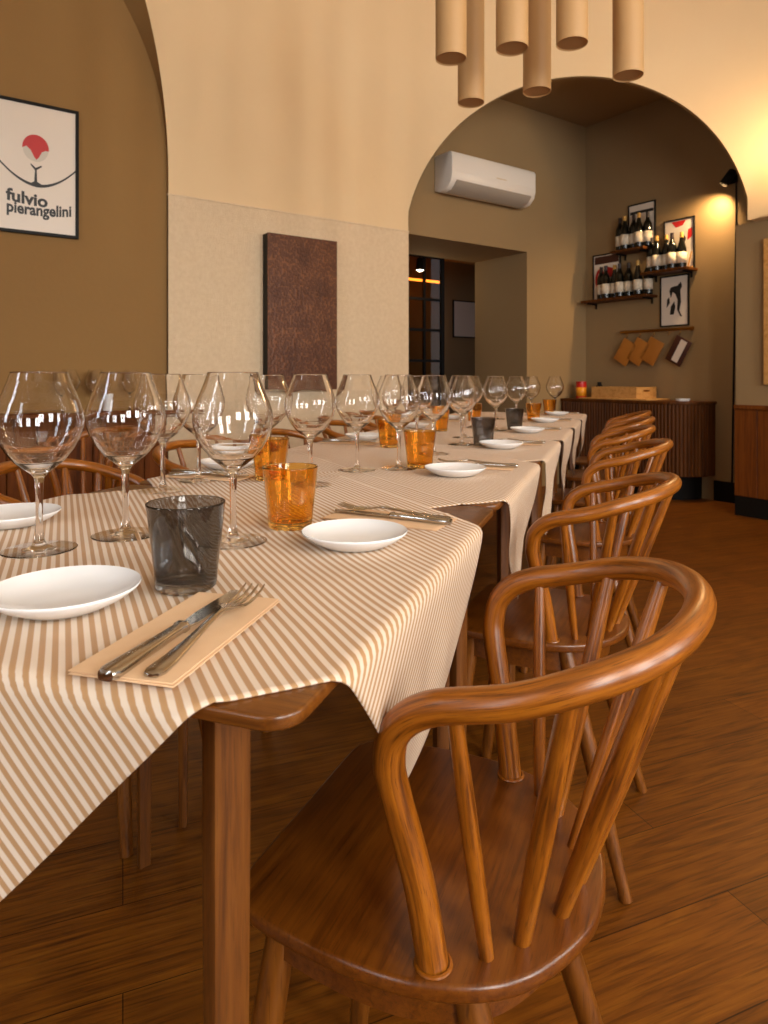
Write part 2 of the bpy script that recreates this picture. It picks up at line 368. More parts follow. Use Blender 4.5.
# back space: wall with the deep doorway, side wall, ceiling
A0 = Vector((.341, 5.268, 0)); C0 = Vector((1.922, 6.372, 0)); LB = (C0-A0).length; DT = 2.087; DR = 1.124; DL = -.75
Mb = frame_M(A0, A, -B, UP)
b = MB(); b.box((DR, 0, 0), (LB+.02, .67, 3.45), Mb); b.box((DL, 0, DT), (DR, .67, 3.45), Mb); b.box((-2.6, 0, 0), (DL, .67, 3.45), Mb)
struct(b.build('wall_back', M_TAUPE, flat=True))
Ms = frame_M(C0, B, A, UP)
b = MB(); b.box((-.02, 0, 0), (2.6, .15, 3.45), Ms); struct(b.build('wall_side', M_TAUPE, flat=True))
b = MB(); b.box((-2.2, 0, 3.36), (3.2, 2.6, 3.46), frame_M(A0, A, B, UP)); 
bb = MB(); bb.add([Vector(p) for p in [(-1.2, 5.35, 3.36), (.1, 5.1, 3.36), (2.9, 4.7, 3.36), (3.6, 5.3, 3.36), (1.9, 6.6, 3.36)]], [[0, 1, 2, 3, 4]]); struct(bb.build('ceiling_back', M_TAUPE, flat=True, solid=.08, offset=1))
# right wall below the impost, set back a little, with panelling
R0 = P2 + A*.09 - B*.13
Mw = frame_M(R0, B, A, UP)
b = MB(); b.box((0, 0, 0), (4.3, .2, ZI), Mw); struct(b.build('wall_right', M_TAUPE, flat=True))
b = MB(); b.box((.13, -.09, ZI), (4.3, .2, ZI+.012), Mw); struct(b.build('trim_4', M_VAULT, flat=True))
b = MB()
for k in range(14): b.box((k*.16, -.022, .14), (k*.16+.157, -.001, .755), Mw, .003, seg=1)
b.box((0, -.035, .755), (2.3, -.001, .785), Mw, .004, seg=1); struct(b.build('trim_5', M_PANEL, angle=30))
b = MB(); b.box((0, -.014, 0), (2.3, -.001, .14), Mw); struct(b.build('baseboard_right', M_BLACKM, flat=True))
b = MB(); b.box((1.25, -.014, 0), (2.0, -.001, .16), Ms); struct(b.build('baseboard_side', M_BLACKM, flat=True))
# panelling with a ledge in the recess
b = MB()
for k in range(30): b.box((-4.2+k*.14, -.04, .08), (-4.2+k*.14+.137, -.001, .765), Mr, .003, seg=1)
b.box((-4.2, -.16, .765), (.1, -.001, .79), Mr, .004, seg=1); struct(b.build('trim_6', M_PANEL, angle=30))

# ------------------------------------------------------------ the long row of tables
TA = math.radians(-19.4)
CX, CY = -.0615, .438
TX = Vector((math.cos(TA), math.sin(TA), 0)); TY = Vector((-math.sin(TA), math.cos(TA), 0))
def T(t, q, z=0): return Vector((CX, CY, z)) + TY*t - TX*q      # t along the row, q across from the right edge
W = .78
TAB = [(0, .77)]+[(.785+.635*k, .785+.635*k+.625) for k in range(5)]
ZT = .75
def rrect(x0, x1, y0, y1, r, n=6):
    pts = []
    for cx, cy, a0 in [(x1-r, y1-r, 0), (x0+r, y1-r, PI/2), (x0+r, y0+r, PI), (x1-r, y0+r, 1.5*PI)]:
        for k in range(n+1): a = a0+PI/2*k/n; pts.append((cx+r*math.cos(a), cy+r*math.sin(a)))
    return pts
def make_table(ln, loc, label):
    r = thing('dining_table', label, 'table', loc, TA, 'tables pushed together in one long row')
    b = MB(); b.prism(rrect(-W, 0, 0, ln, .026), ZT-.011, ZT, bevel=.0025, seg=3); b.build('tabletop', M_TABLE, r)
    for x0, x1, y0, y1 in [(-.66, -.12, .12, .14), (-.66, -.12, ln-.14, ln-.12), (-.14, -.12, .14, ln-.14), (-.66, -.64, .14, ln-.14)]:
        b = MB(); b.box((x0, y0, ZT-.06), (x1, y1, ZT-.0115), bevel=.002); b.build('apron', M_TABLE, r)
    for sx, sy in ((0, 0), (1, 0), (0, 1), (1, 1)):
        cx = -.084 if sx == 0 else -W+.084; cy = .056 if sy == 0 else ln-.056
        ang = math.radians(58) if sx == sy else math.radians(-58)
        if (sx, sy) == (0, 0): ang = math.radians(58)
        rows = []
        for z, k in ((0, .72), (.35, .9), (.62, 1), (ZT-.0115, 1.0)):
            w2, d2 = .0155*k, .0125*k; pts = rrect(-w2, w2, -d2, d2, .003, 2)
            rows.append([Vector((cx+x*math.cos(ang)-y*math.sin(ang), cy+x*math.sin(ang)+y*math.cos(ang), z)) for x, y in pts])
        b = MB(); b.grid(rows, closed=True); b.add(rows[0], [list(range(len(rows[0])))]); b.add(rows[-1], [list(range(len(rows[0])))]); b.build('leg', M_TLEG, r)
    return r
TLAB = ['near end, bare corner and leg facing the camera', 'second from the near end', 'third from the near end', 'fourth from the near end', 'fifth from the near end', 'far end of the row, closest to the wooden cabinet']
t1 = make_table(.77, T(0, 0), 'wooden dining table at the '+TLAB[0])
t2 = None
for k in range(1, 6):
    lab = 'wooden dining table, '+TLAB[k] + (' of the row' if k < 5 else '')
    if t2 is None: t2 = make_table(.625, T(TAB[k][0], 0), lab)
    else: copy_tree(t2, T(TAB[k][0], 0), TA, lab)

def cloth(k):
    t0, t1_ = TAB[k]; tc = .333 if k == 0 else (t0+t1_)/2; h = .663 if k == 0 else .66; n = 120; rb = .011; arc = rb*PI/2
    dropn = (k == 0); dropf = (k == 5)
    def fold(e):
        if e <= 0: return 0, 0
        if e < arc: f = e/rb; return rb*math.sin(f), -(rb-rb*math.cos(f))
        return rb, -rb-(e-arc)
    rows = []; sd = h*math.sqrt(2)
    rnd = random.Random(k); ph = rnd.random()*6
    for i in range(n+1):
        row = []
        for j in range(n+1):
            a = (i/n-.5)*sd; c = (j/n-.5)*sd            # a along (t+q), c along (t-q)
            t = tc+(a+c)/math.sqrt(2); q = W/2+(a-c)/math.sqrt(2)
            z = ZT+.0020+.0035*(t-tc)
            z += .0016*math.exp(-(a/.006)**2)+.0016*math.exp(-(c/.006)**2)      # ironed-in creases
            z += .0006*math.sin(t*37+ph)*math.sin(q*29+ph*2)
            x = -q; y = t
            if q < 0:
                e = -q; o, dz = fold(e); x = o; z += dz
                if e > arc:
                    e2 = e-arc; u = (t-tc)
                    x += (-.8*e2*e2 if k == 0 else -.12*e2) + (.004 if k == 0 else .010)*(e2/.25)*math.sin(u*26+ph+1.0)
            elif q > W:
                e = q-W; o, dz = fold(e); x = -W-o; z += dz
                if e > arc: x -= -.1*(e-arc)+.02*((e-arc)/.25)*math.sin((t-tc)*24)
            if dropn and t < 0:
                e = -t; o, dz = fold(e); y = -o; z += dz
                if e > arc: y -= .010*((e-arc)/.25)*math.sin(q*22+1.2) + .02*(e-arc)
            if dropf and t > t1_:
                e = t-t1_; o, dz = fold(e); y = t1_+o; z += dz
            row.append(Vector((x, y, z)))
        rows.append(row)
    b = MB(); b.grid(rows, uv=lambda i, j: (i/n*sd, j/n*sd))
    o = b.build('tablecloth', M_CLOTH, angle=80, solid=.0014, offset=1)
    o.location = (CX, CY, 0); o.rotation_euler = (0, 0, TA)
    where = ['on the nearest table, its corner hanging toward the camera', 'on the second table of the row', 'on the third table of the row', 'on the fourth table of the row', 'on the fifth table of the row', 'on the farthest table of the row'][k]
    return tag(o, 'striped tablecloth set diagonally '+where, 'tablecloth', 'striped tablecloths on the row of tables')
for k in range(6): cloth(k)

# ------------------------------------------------------------ chairs
def make_chair(label):
    r = thing('hoop_back_chair', label, 'chair', group='bentwood hoop back chairs')
    # local x = backwards, y = sideways, origin on the floor
    SZ = .452
    half = [(-.165, 0), (-.165, .12), (-.158, .15), (-.135, .168), (-.08, .179), (-.02, .184), (.04, .181), (.09, .166), (.13, .14), (.16, .10), (.182, .05), (.188, 0)]
    sm = catmull([(x, y, 0) for x, y in half], 4); pts = [(p.x, p.y) for p in sm]; pts = pts + [(x, -y) for x, y in pts[-2:0:-1]]
    b = MB(); b.prism(pts, SZ-.017, SZ, bevel=.005, seg=3); b.build('seat', M_SEAT, r)
    fr = [(x*.82-.006, y*.82) for x, y in pts]; fi = [(x*.76-.004, y*.76) for x, y in pts]
    b = MB(); zs_ = (SZ-.066, SZ-.0172)
    b.grid([[Vector((x, y, zs_[0])) for x, y in fr], [Vector((x, y, zs_[1])) for x, y in fr], [Vector((x, y, zs_[1])) for x, y in fi], [Vector((x, y, zs_[0])) for x, y in fi], [Vector((x, y, zs_[0])) for x, y in fr]], closed=True)
    b.build('seat_rail', M_SEAT, r, angle=30)
    hp = [(.055, .154, SZ-.004), (.044, .164, .53), (.028, .178, .61), (.025, .185, .642), (.034, .190, .674), (.066, .193, .699), (.135, .192, .717), (.192, .174, .735), (.236, .135, .747), (.265, .075, .755), (.276, 0, .758)]
    full = [(x, -y, z) for x, y, z in hp] + [(x, y, z) for x, y, z in hp[-2::-1]]
    P = catmull(full, 7); b = MB(); b.tube(P, .0144, 16); b.build('bent_hoop', M_HOOP, r)
    for s in (-1, 1):
        b = MB(); b.lathe([(.0150, 0), (.0178, .0004), (.0172, .0018), (.0150, .0024)], 20, (.055, s*.155, SZ)); b.build('collar', M_HOOP, r)
    def spindle(b0, b1, rad):
        p = [Vector(b0).lerp(Vector(b1), k/8) for k in range(9)]
        R = [rad*.80*(.80+.32*math.sin(PI*(.12+.8*k/8))) for k in range(9)]
        b = MB(); b.tube(p, R, 12); b.build('spindle', M_HOOP, r)
    for s in (-1, 1):
        spindle((.097, s*.128, SZ-.003), (.086, s*.192, .701), .0092)
        spindle((.122, s*.098, SZ-.003), (.178, s*.180, .728), .0112)
        spindle((.150, s*.050, SZ-.003), (.242, s*.126, .746), .0112)
    spindle((.160, .0, SZ-.003), (.272, 0, .752), .0105)
    for s in (-1, 1):
        for p0, p1, top, bot in [((.075, s*.125, SZ-.0175), (.20, s*.185, 0), .018, .0115), ((-.115, s*.125, SZ-.0175), (-.175, s*.165, 0), .018, .0125)]:
            p = [Vector(p0).lerp(Vector(p1), k/6) for k in range(7)]; R = [top*.85+(.15*top)*math.sin(PI*k/6)+(bot-top*.85)*(k/6) for k in range(7)]
            b = MB(); b.tube(p, R, 14); b.build('leg', M_LEGC, r)
    return r
RIGHT = [(.345, .002, -4), (1.14, .035, -6), (2.02, .08, -1), (2.72, .06, 1), (3.42, .09, 0), (4.1, .1, 1)]
CL = ['wooden hoop back chair nearest the camera, on the right of the tables', 'second wooden hoop back chair from the camera, on the right side', 'third wooden hoop back chair from the camera, on the right side', 'fourth wooden hoop back chair from the camera, on the right side', 'fifth wooden hoop back chair from the camera, on the right side', 'farthest wooden hoop back chair on the right, near the wooden cabinet']
chair0 = None
for i, (t, s, a) in enumerate(RIGHT):
    if chair0 is None:
        chair0 = make_chair(CL[0]); chair0.location = T(t, -s); chair0.rotation_euler = (0, 0, TA+math.radians(a))
    else: copy_tree(chair0, T(t, -s), TA+math.radians(a), CL[i])
LEFT = [(.88, .93), (1.42, .88), (1.98, .86), (2.55, .85), (3.1, .87), (3.66, .86)]
LL = ['first hoop back chair on the left side of the tables, mostly hidden', 'second hoop back chair on the left side, behind the near wine glasses'] + ['%s wooden hoop back chair along the left side of the tables' % ORD[k] for k in (2, 3, 4)] + ['farthest wooden hoop back chair on the left side of the tables']
for i, (t, q) in enumerate(LEFT): copy_tree(chair0, T(t, q), TA+PI+math.radians((3, -4, 2, -2, 3, 0)[i]), LL[i])

# ------------------------------------------------------------ place settings
def dense(prof, d=.0012):       # extra rings next to each bend, so that glass walls keep their true normals
    out = [prof[0]]
    for (r0, z0), (r1, z1) in zip(prof, prof[1:]):
        l = math.hypot(r1-r0, z1-z0)
        if l > 3*d:
            for f in (d/l, .5, 1-d/l): out.append((r0+(r1-r0)*f, z0+(z1-z0)*f))
        out.append((r1, z1))
    return out
ZS = .7545
def make_wine_glass(label):
    r = thing('wine_glass', label, 'wine glass', group='stemmed wine glasses on the row of tables')
    out = [(.0337, .228), (.0342, .2265), (.037, .217), (.0425, .203), (.048, .190), (.0525, .176), (.0535, .167), (.0525, .156), (.048, .142), (.040, .127), (.029, .113), (.018, .104), (.011, .0985), (.0065, .093), (.0052, .086)]
    stem = [(.0045, .07), (.0042, .04), (.0048, .022), (.0062, .012), (.009, .0065), (.015, .0036), (.022, .0026), (.043, .0015), (.0452, .001), (.0448, .0002), (.0, 0)]
    th = .0011
    inn = [(.0326, .228)]+[(max(rr_-th, .0003), zz_) for rr_, zz_ in out[1:9]] + [(.0389, .1278), (.0279, .1145), (.0165, .1065), (.008, .1025), (.0002, .1012)]
    full = inn[::-1]+[(.0331, .2284)]+out+stem[:3]+[(.0061, .0122), (.0001, .0122)]
    b = MB(); b.lathe(dense(full, .0008), 48); b.build('bowl_and_stem', M_GLASS, r, angle=80, weld=True)
    b = MB(); b.lathe(dense([(.0001, .012)]+stem[3:-1]+[(.0001, .0)], .0008), 40); b.build('foot', M_FOOT, r, angle=80, weld=True)
    return r
GL = [ # t, q, label
 (.272, .50, 'large clear wine glass at the left edge of the photo, between the two nearest plates'),
 (.375, .452, 'large clear wine glass behind the nearest plate, second from the left'),
 (.391, .288, 'large clear wine glass right behind the near smoky tumbler'),
 (.700, .640, 'clear wine glass on the left side, half hidden behind the second glass from the left'),
 (.840, .655, 'clear wine glass on the left side, just left of the glass behind the smoky tumbler'),
 (1.087, .62, 'clear wine glass seen just right of the glass behind the smoky tumbler'),
 (.858, .398, 'clear wine glass standing behind the nearest amber tumbler'),
 (1.099, .39, 'clear wine glass with its foot in view, left of the second amber tumbler'),
 (1.16, .305, 'clear wine glass beside the second amber tumbler, touching its left side in view'),
 (1.49, .306, 'clear wine glass right behind the second amber tumbler'),
 (1.784, .29, 'clear wine glass in front of the far smoky tumbler, foot in view'),
 (1.70, .42, 'clear wine glass behind the one in front of the far smoky tumbler'),
 (2.05, .34, 'clear wine glass right behind the far smoky tumbler'),
 (2.42, .29, 'clear wine glass left of the farther grey tumbler'),
 (2.55, .42, 'clear wine glass left behind the farther grey tumbler, toward the left chairs'),
 (3.02, .29, 'clear wine glass beside the first of the two far right amber tumblers'),
 (3.20, .42, 'clear wine glass behind the farther grey tumbler, toward the left side'),
 (3.62, .29, 'clear wine glass between the two far right amber tumblers'),
 (3.90, .32, 'clear wine glass at the far end of the table row'),
 (3.86, .175, 'clear wine glass farthest right, at the right edge of the last table'),
 (1.95, .60, 'clear wine glass by the third plate on the left side'),
]
g0 = None
for t, q, lab in GL:
    if g0 is None: g0 = make_wine_glass(lab); g0.location = T(t, q, ZS)
    else: copy_tree(g0, T(t, q, ZS), random.random()*6, lab)
def make_tumbler(m, label, grp):
    b = MB(); seg = 48; rows = []
    prof = [(.0001, .0085), (.0285, .009), (.0308, .012), (.0322, .03), (.0352, .055), (.0392, .0895), (.0399, .0903), (.0408, .0897), (.0369, .055), (.0338, .028), (.0322, .010), (.0315, .003), (.029, .0), (.0001, .0012)]
    for rr_, zz_ in dense(prof):
        row = []
        for k in range(seg):
            a = 2*PI*k/seg; wv = 1+(.018*math.cos(8*a) if .005 < zz_ < .08 and rr_ > .02 else 0)
            row.append(Vector((rr_*wv*math.cos(a), rr_*wv*math.sin(a), zz_)))
        rows.append(row)
    b.grid(rows, closed=True); o = b.build('water_tumbler', m, angle=70)
    return tag(o, label, 'tumbler', grp)
TU = [('s', .204, .228, 'smoky grey water tumbler nearest the camera, beside the napkin and fork'),
 ('a', .497, .257, 'amber water tumbler nearest the camera, left of the white plate'),
 ('a', .893, .51, 'amber water tumbler half hidden behind the nearest amber tumbler'),
 ('a', 1.199, .263, 'amber water tumbler second along the right side, by the second right plate'),
 ('s', 1.80, .222, 'smoky grey water tumbler by the third plate on the right side'),
 ('s', 2.50, .222, 'smoky grey water tumbler fourth along the right side'),
 ('a', 3.15, .22, 'amber water tumbler fifth along the right side, by the fifth plate'),
 ('a', 3.78, .20, 'amber water tumbler farthest along the right side'),
 ('a', 1.62, .486, 'amber water tumbler by the middle left plate, behind the wine glasses'),
 ('a', 2.30, .50, 'amber water tumbler on the left side, fourth from the near end'),
 ('a', 3.0, .50, 'amber water tumbler on the left side, farthest from the camera')]
proto = {}
for kd, t, q, lab in TU:
    if kd not in proto: proto[kd] = make_tumbler(M_AMBER if kd == 'a' else M_SMOKE, lab, 'amber tumblers' if kd == 'a' else 'smoky grey tumblers'); proto[kd].location = T(t, q, ZS)
    else: copy_tree(proto[kd], T(t, q, ZS), random.random()*6, lab)
def make_plate(label):
    prof = [(.0001, .0045), (.03, .0048), (.05, .0075), (.065, .0125), (.0765, .0185), (.0782, .0195), (.0788, .0186), (.0775, .0165), (.066, .0085), (.052, .0025), (.047, .0), (.044, .0012), (.0001, .0014)]
    b = MB(); b.lathe([(x*.89, z) for x, z in prof], 64); return tag(b.build('bread_plate', M_CERAM, angle=70), label, 'plate', 'small white plates')
PLT = [(.118, .305, 'white plate nearest the camera, left of the smoky tumbler and napkin'), (.432, .128, 'white plate right of the nearest amber tumbler'),
 (1.10, .150, 'second white plate along the right side'), (1.725, .150, 'third white plate along the right side, by the smoky tumbler'), (2.365, .150, 'fourth white plate along the right side'), (3.03, .150, 'fifth white plate along the right side'), (3.70, .150, 'farthest white plate along the right side'),
 (.374, .665, 'white plate cut by the left edge of the photo'), (1.035, .705, 'white plate on the left side, behind the glass by the smoky tumbler'), (1.86, .665, 'third white plate along the left side'), (2.45, .66, 'fourth white plate along the left side'), (3.1, .66, 'fifth white plate along the left side')]
p0 = None
for t, q, lab in PLT:
    if p0 is None: p0 = make_plate(lab); p0.location = T(t, q, ZS)
    else: copy_tree(p0, T(t, q, ZS), 0, lab)
def make_napkin(label):
    b = MB(); r = random.Random(3)
    for k, (z0, z1, dx, dy) in enumerate([(0, .0009, 0, 0), (.001, .0018, .0015, -.001), (.0019, .0028, -.001, .001)]):
        b.box((-.044+dx, -.095+dy, z0), (.044+dx, .095+dy, z1), bevel=.0005, seg=1)
    return tag(b.build('paper_napkin', M_NAPKIN, angle=40), label, 'napkin', 'folded tan napkins')
def strip(path):      # path: (y, z, halfwidth, halfthick) with rounded section
    rows = []
    for y, z, hw, ht in path:
        rows.append([Vector((hw*math.copysign(abs(math.cos(a))**.7, math.cos(a)), y, z+ht*math.copysign(abs(math.sin(a))**.7, math.sin(a)))) for a in [2*PI*k/16 for k in range(16)]])
    return rows
def make_fork(label):
    r = thing('dinner_fork', label, 'fork', group='steel forks on folded napkins')
    b = MB(); rows = strip([(-.0935, .0026, .002, .0010), (-.092, .0026, .0062, .0022), (-.085, .0026, .0086, .0026), (-.07, .0030, .0078, .0024), (-.04, .0050, .0052, .0022), (-.01, .0085, .0034, .0021), (.015, .0110, .0030, .0020), (.024, .0112, .0038, .0018), (.031, .0104, .0085, .0014), (.038, .0090, .0115, .0011), (.047, .0078, .0122, .0010)])
    b.grid(rows, closed=True); b.add(rows[0], [list(range(16))]); b.add(rows[-1], [list(range(16))]); b.build('handle', M_STEEL, r, angle=50)
    for k in range(4):
        x = (-.0102, -.0034, .0034, .0102)[k]; b = MB(); rows = []
        for y, z, hw in [(.046, .0078, .0021), (.060, .0066, .0017), (.075, .0072, .0015), (.088, .0098, .0012), (.095, .0122, .0006)]:
            rows.append([Vector((x*(1-.02*(y-.046)/.05)+hw*math.cos(a), y, z+.0010*math.sin(a))) for a in [2*PI*j/10 for j in range(10)]])
        b.grid(rows, closed=True); b.add(rows[0], [list(range(10))]); b.add(rows[-1], [list(range(10))]); b.build('tine', M_STEEL, r, angle=60)
    return r
def make_knife(label):
    r = thing('table_knife', label, 'knife', group='steel knives on folded napkins')
    b = MB(); rows = strip([(-.101, .0048, .002, .002), (-.100, .0048, .0065, .0042), (-.094, .0048, .0090, .0048), (-.06, .0048, .0078, .0045), (-.02, .0048, .0060, .0042), (-.006, .0048, .0056, .0040), (-.004, .0048, .0072, .0047), (.0, .0048, .0072, .0047), (.002, .0046, .0050, .0030)])
    b.grid(rows, closed=True); b.add(rows[0], [list(range(16))]); b.add(rows[-1], [list(range(16))]); b.build('handle', M_STEEL, r, angle=50)
    b = MB(); b.prism([(-.0045, .001), (.0045, .001), (.0078, .012), (.0085, .05), (.0076, .08), (.004, .097), (-.002, .102), (-.0075, .098), (-.0082, .03)], .0032, .0048, bevel=.0004, seg=1); b.build('blade', M_STEEL, r)
    return r
SET = [(.097, .148, math.radians(5), 'beside the nearest plate')]
RT = [.43, 1.10, 1.725, 2.365, 3.03, 3.70]
for k, t in enumerate(RT): SET.append((t+.165 if k == 0 else t+.15, .135, PI/2+math.radians(-7 if k == 0 else 3), 'behind the %s plate on the right side' % (ORD[k] if k < 5 else 'farthest')))
for k, t in enumerate([1.035, 1.86, 2.45, 3.1]): SET.append((t-.145, .66, -PI/2, 'in front of the %s plate on the left side' % (['second', 'third', 'fourth', 'fifth'][k])))
nk = fk = kn = None
for t, q, a, where in SET:
    loc = T(t, q, ZS); rz = TA+a; d = Vector((math.cos(rz), math.sin(rz), 0)); zu = UP*.0028
    kl = loc-d*.003+zu+Vector((-math.sin(rz), math.cos(rz), 0))*-.004; fl = loc+d*.020+zu+Vector((-math.sin(rz), math.cos(rz), 0))*.002
    tt = 'knife and fork' 
    if nk is None:
        nk = make_napkin('folded tan paper napkin '+where); nk.location = loc; nk.rotation_euler = (0, 0, rz)
        fk = make_fork('steel fork on the napkin '+where); fk.location = fl; fk.rotation_euler = (0, 0, rz+math.radians(2))
        kn = make_knife('steel knife on the napkin '+where); kn.location = kl; kn.rotation_euler = (0, 0, rz-math.radians(1))
    else:
        copy_tree(nk, loc, rz, 'folded tan paper napkin '+where)
        copy_tree(fk, fl if a > 0 else fl, rz+math.radians(3), 'steel fork on the napkin '+where); copy_tree(kn, kl, rz-math.radians(2), 'steel knife on the napkin '+where)

# ------------------------------------------------------------ pendant lamps: closed sand coloured tubes on thin cables
PD = [(451, 59, 2.0, 31), (471, 103, 2.3, 26.5), (512, 49, 2.0, 32), (537, 92, 2.35, 27.5), (572, 44, 2.05, 31), (628, 76, 2.15, 29.5)]
PLB = ['first hanging tube lamp from the left, sand coloured', 'longest low hanging tube lamp, second from the left', 'third hanging tube lamp from the left, beside a lower darker one', 'low hanging tube lamp in the middle, in front of the arch top', 'shortest hanging tube lamp, second from the right', 'hanging tube lamp farthest to the right, alone']
PDW = [(.200, 2.0, 1.927, .0463), (.2987, 2.3, 1.919, .0455), (.3821, 2.0, 1.957, .0478), (.5366, 2.35, 1.978, .0482), (.5752, 2.05, 1.997, .0474), (.783, 2.15, 1.944, .0473)]
for (x, y, z, rd), lab in zip(PDW, PLB):
    r = thing('pendant_lamp', lab, 'pendant lamp', (x, y, z), 0, 'cluster of hanging tube lamps')
    b = MB(); b.lathe([(rd-.003, .004), (rd-.0005, .0), (rd, .001), (rd, .95), (rd-.003, .954), (.0001, .954)], 36); b.build('tube_shade', M_PEND, r, angle=50)
    b = MB(); b.lathe([(.0001, .004), (rd-.0025, .004), (rd-.0025, .006), (.0001, .006)], 36); b.build('end_disc', M_PENDI, r)
    b = MB(); b.tube([(0, 0, .952), (0, 0, RTOP-z-.02)], .003, 8); b.build('cable', M_BLACKM, r)
    b = MB(); b.lathe([(.0001, RTOP-z-.025), (.05, RTOP-z-.025), (.05, RTOP-z-.0005), (.0001, RTOP-z-.0005)], 20); b.build('ceiling_rose', M_BLACKM, r)

# ------------------------------------------------------------ poster on the ochre wall
def framed(name, label, cat, org, xd, nrm, w_, h_, fw, depth, fmat, group=None, matt=M_PAPER):
    r = thing(name, label, cat, org, 0, group); M = frame_M((0, 0, 0), xd, nrm, UP)      # x along, y out of the wall, z up
    b = MB()
    for x0, x1, z0, z1 in [(0, fw, 0, h_), (w_-fw, w_, 0, h_), (fw, w_-fw, 0, fw), (fw, w_-fw, h_-fw, h_)]: b.box((x0, 0, z0), (x1, depth, z1), M, .0015, seg=1)
    b.build('frame', fmat, r, angle=30)
    b = MB(); b.box((fw*.8, .002, fw*.8), (w_-fw*.8, depth*.55, h_-fw*.8), M); b.build('print', matt, r, flat=True)
    return r, M, depth*.55
def poly(parent, M, y, pts, m, name, th=.0008):
    b = MB(); bm = bmesh.new(); vs = [bm.verts.new(M @ Vector((x, y, z))) for x, z in pts]; f = bm.faces.new(vs)
    r = bmesh.ops.extrude_face_region(bm, geom=[f]); nv = M.to_3x3() @ Vector((0, th, 0))
    for e in r['geom']:
        if isinstance(e, bmesh.types.BMVert): e.co += nv
    bmesh.ops.triangulate(bm, faces=bm.faces[:]); b.take(bm); return b.build(name, m, parent, flat=True)
def ribbon(pts, wd):
    L_ = []; R_ = []
    for i, (x, z) in enumerate(pts):
        a = pts[max(i-1, 0)]; c = pts[min(i+1, len(pts)-1)]; dx, dz = c[0]-a[0], c[1]-a[1]; l = math.hypot(dx, dz) or 1
        w_ = wd[i] if isinstance(wd, list) else wd; L_.append((x-dz/l*w_, z+dx/l*w_)); R_.append((x+dz/l*w_, z-dx/l*w_))
    return L_+R_[::-1]
PWd, PHt = .475, .785
r, M, y = framed('framed_poster', 'large black framed poster with a red ball and curved lettering on the ochre wall', 'poster', PW+A*-.917+B*.004+UP*1.742, A, B, PWd, PHt, .019, .02, M_DARKBLK)
r.scale = (.9, .9, .9)
y += .0002
cxp = .238
ball = [(cxp+.069*math.cos(a), .512+.078*math.sin(a)) for a in [2*PI*k/40 for k in range(40)]]
poly(r, M, y, ball, M_GREY, 'pale_ball', .0006)
redp = [(cxp+.071*math.cos(a), .514+.080*math.sin(a)) for a in [PI*-.03+PI*1.06*k/28 for k in range(29)]]
redp += [(cxp-.050, .520), (cxp-.028, .502), (cxp-.006, .458), (cxp+.004, .446), (cxp+.016, .46), (cxp+.034, .497), (cxp+.055, .508)]
poly(r, M, y, redp, M_RED, 'red_cap', .0012)
cv = [(.014+.0447*k/4, .385-.145*math.sin(PI*(.5*(k/4)/5.0)*1.0)**1) for k in range(41)]
cv = []
for k in range(31):
    u = k/30; x = .014+(PWd-.028)*u; cv.append((x, .292+.16*(abs((u-.53)/.53)**1.9)))
poly(r, M, y, ribbon(cv, [.004+.005*math.exp(-((k/30-.53)/.25)**2) for k in range(31)]), M_INK, 'curved_line', .0012)
poly(r, M, y, [(cxp-.032, .30), (cxp-.008, .316), (cxp-.004, .384), (cxp-.028, .412), (cxp-.026, .420), (cxp, .398), (cxp+.030, .416), (cxp+.034, .408), (cxp+.006, .386), (cxp+.008, .316), (cxp+.040, .298)], M_INK, 'stem', .0012)
def lettering(text, size, parent, M, y, x0, z0, mtl, warp, sx=1.0, bold=.012, th=.0008):
    cu = bpy.data.curves.new('lettering', 'FONT'); cu.body = text; cu.size = size; cu.offset = bold*size; cu.extrude = th/2; cu.resolution_u = 4
    ob = bpy.data.objects.new('lettering', cu); COL.objects.link(ob)
    dg = bpy.context.evaluated_depsgraph_get(); me = bpy.data.meshes.new_from_object(ob.evaluated_get(dg)); bpy.data.objects.remove(ob)
    for v in me.vertices:
        X, Z = v.co.x*sx, v.co.y; dz = warp(X); v.co = M @ Vector((x0+X, y+th/2+v.co.z, z0+Z+dz))
    me.materials.clear(); me.materials.append(mtl); o = bpy.data.objects.new('lettering', me); COL.objects.link(o); o.parent = parent; return o
wf = lambda X: .012*math.sin(X*16+1.2)-.004
lettering('fulvio', .098, r, M, y, .085, .178, M_INK, lambda X: -.16*X+.35*X*X+.012, 1.02, .035)
lettering('pierangelini', .092, r, M, y, .085, .118, M_INK, lambda X: -.10*X+.4*X*X+.004, .83, .032)

# ------------------------------------------------------------ bronze relief panel on the pier
b = MB(); Mp = frame_M(Pl, A, B, UP)
pr_ = thing('relief_panel', 'tall dark brown relief panel hanging on the cream pier', 'wall panel', Pl+A*.6+UP*.9)
Mq = frame_M((0, 0, 0), A, B, UP)
b = MB(); b.box((.006, .006, 0), (.516, .075, 1.0), Mq); b.build('backing_box', M_DARKBLK, pr_, flat=True)
b = MB(); b.box((.004, .075, -.002), (.518, .08, 1.002), Mq, .001, seg=1); b.build('relief_face', M_RELIEF, pr_, angle=30)

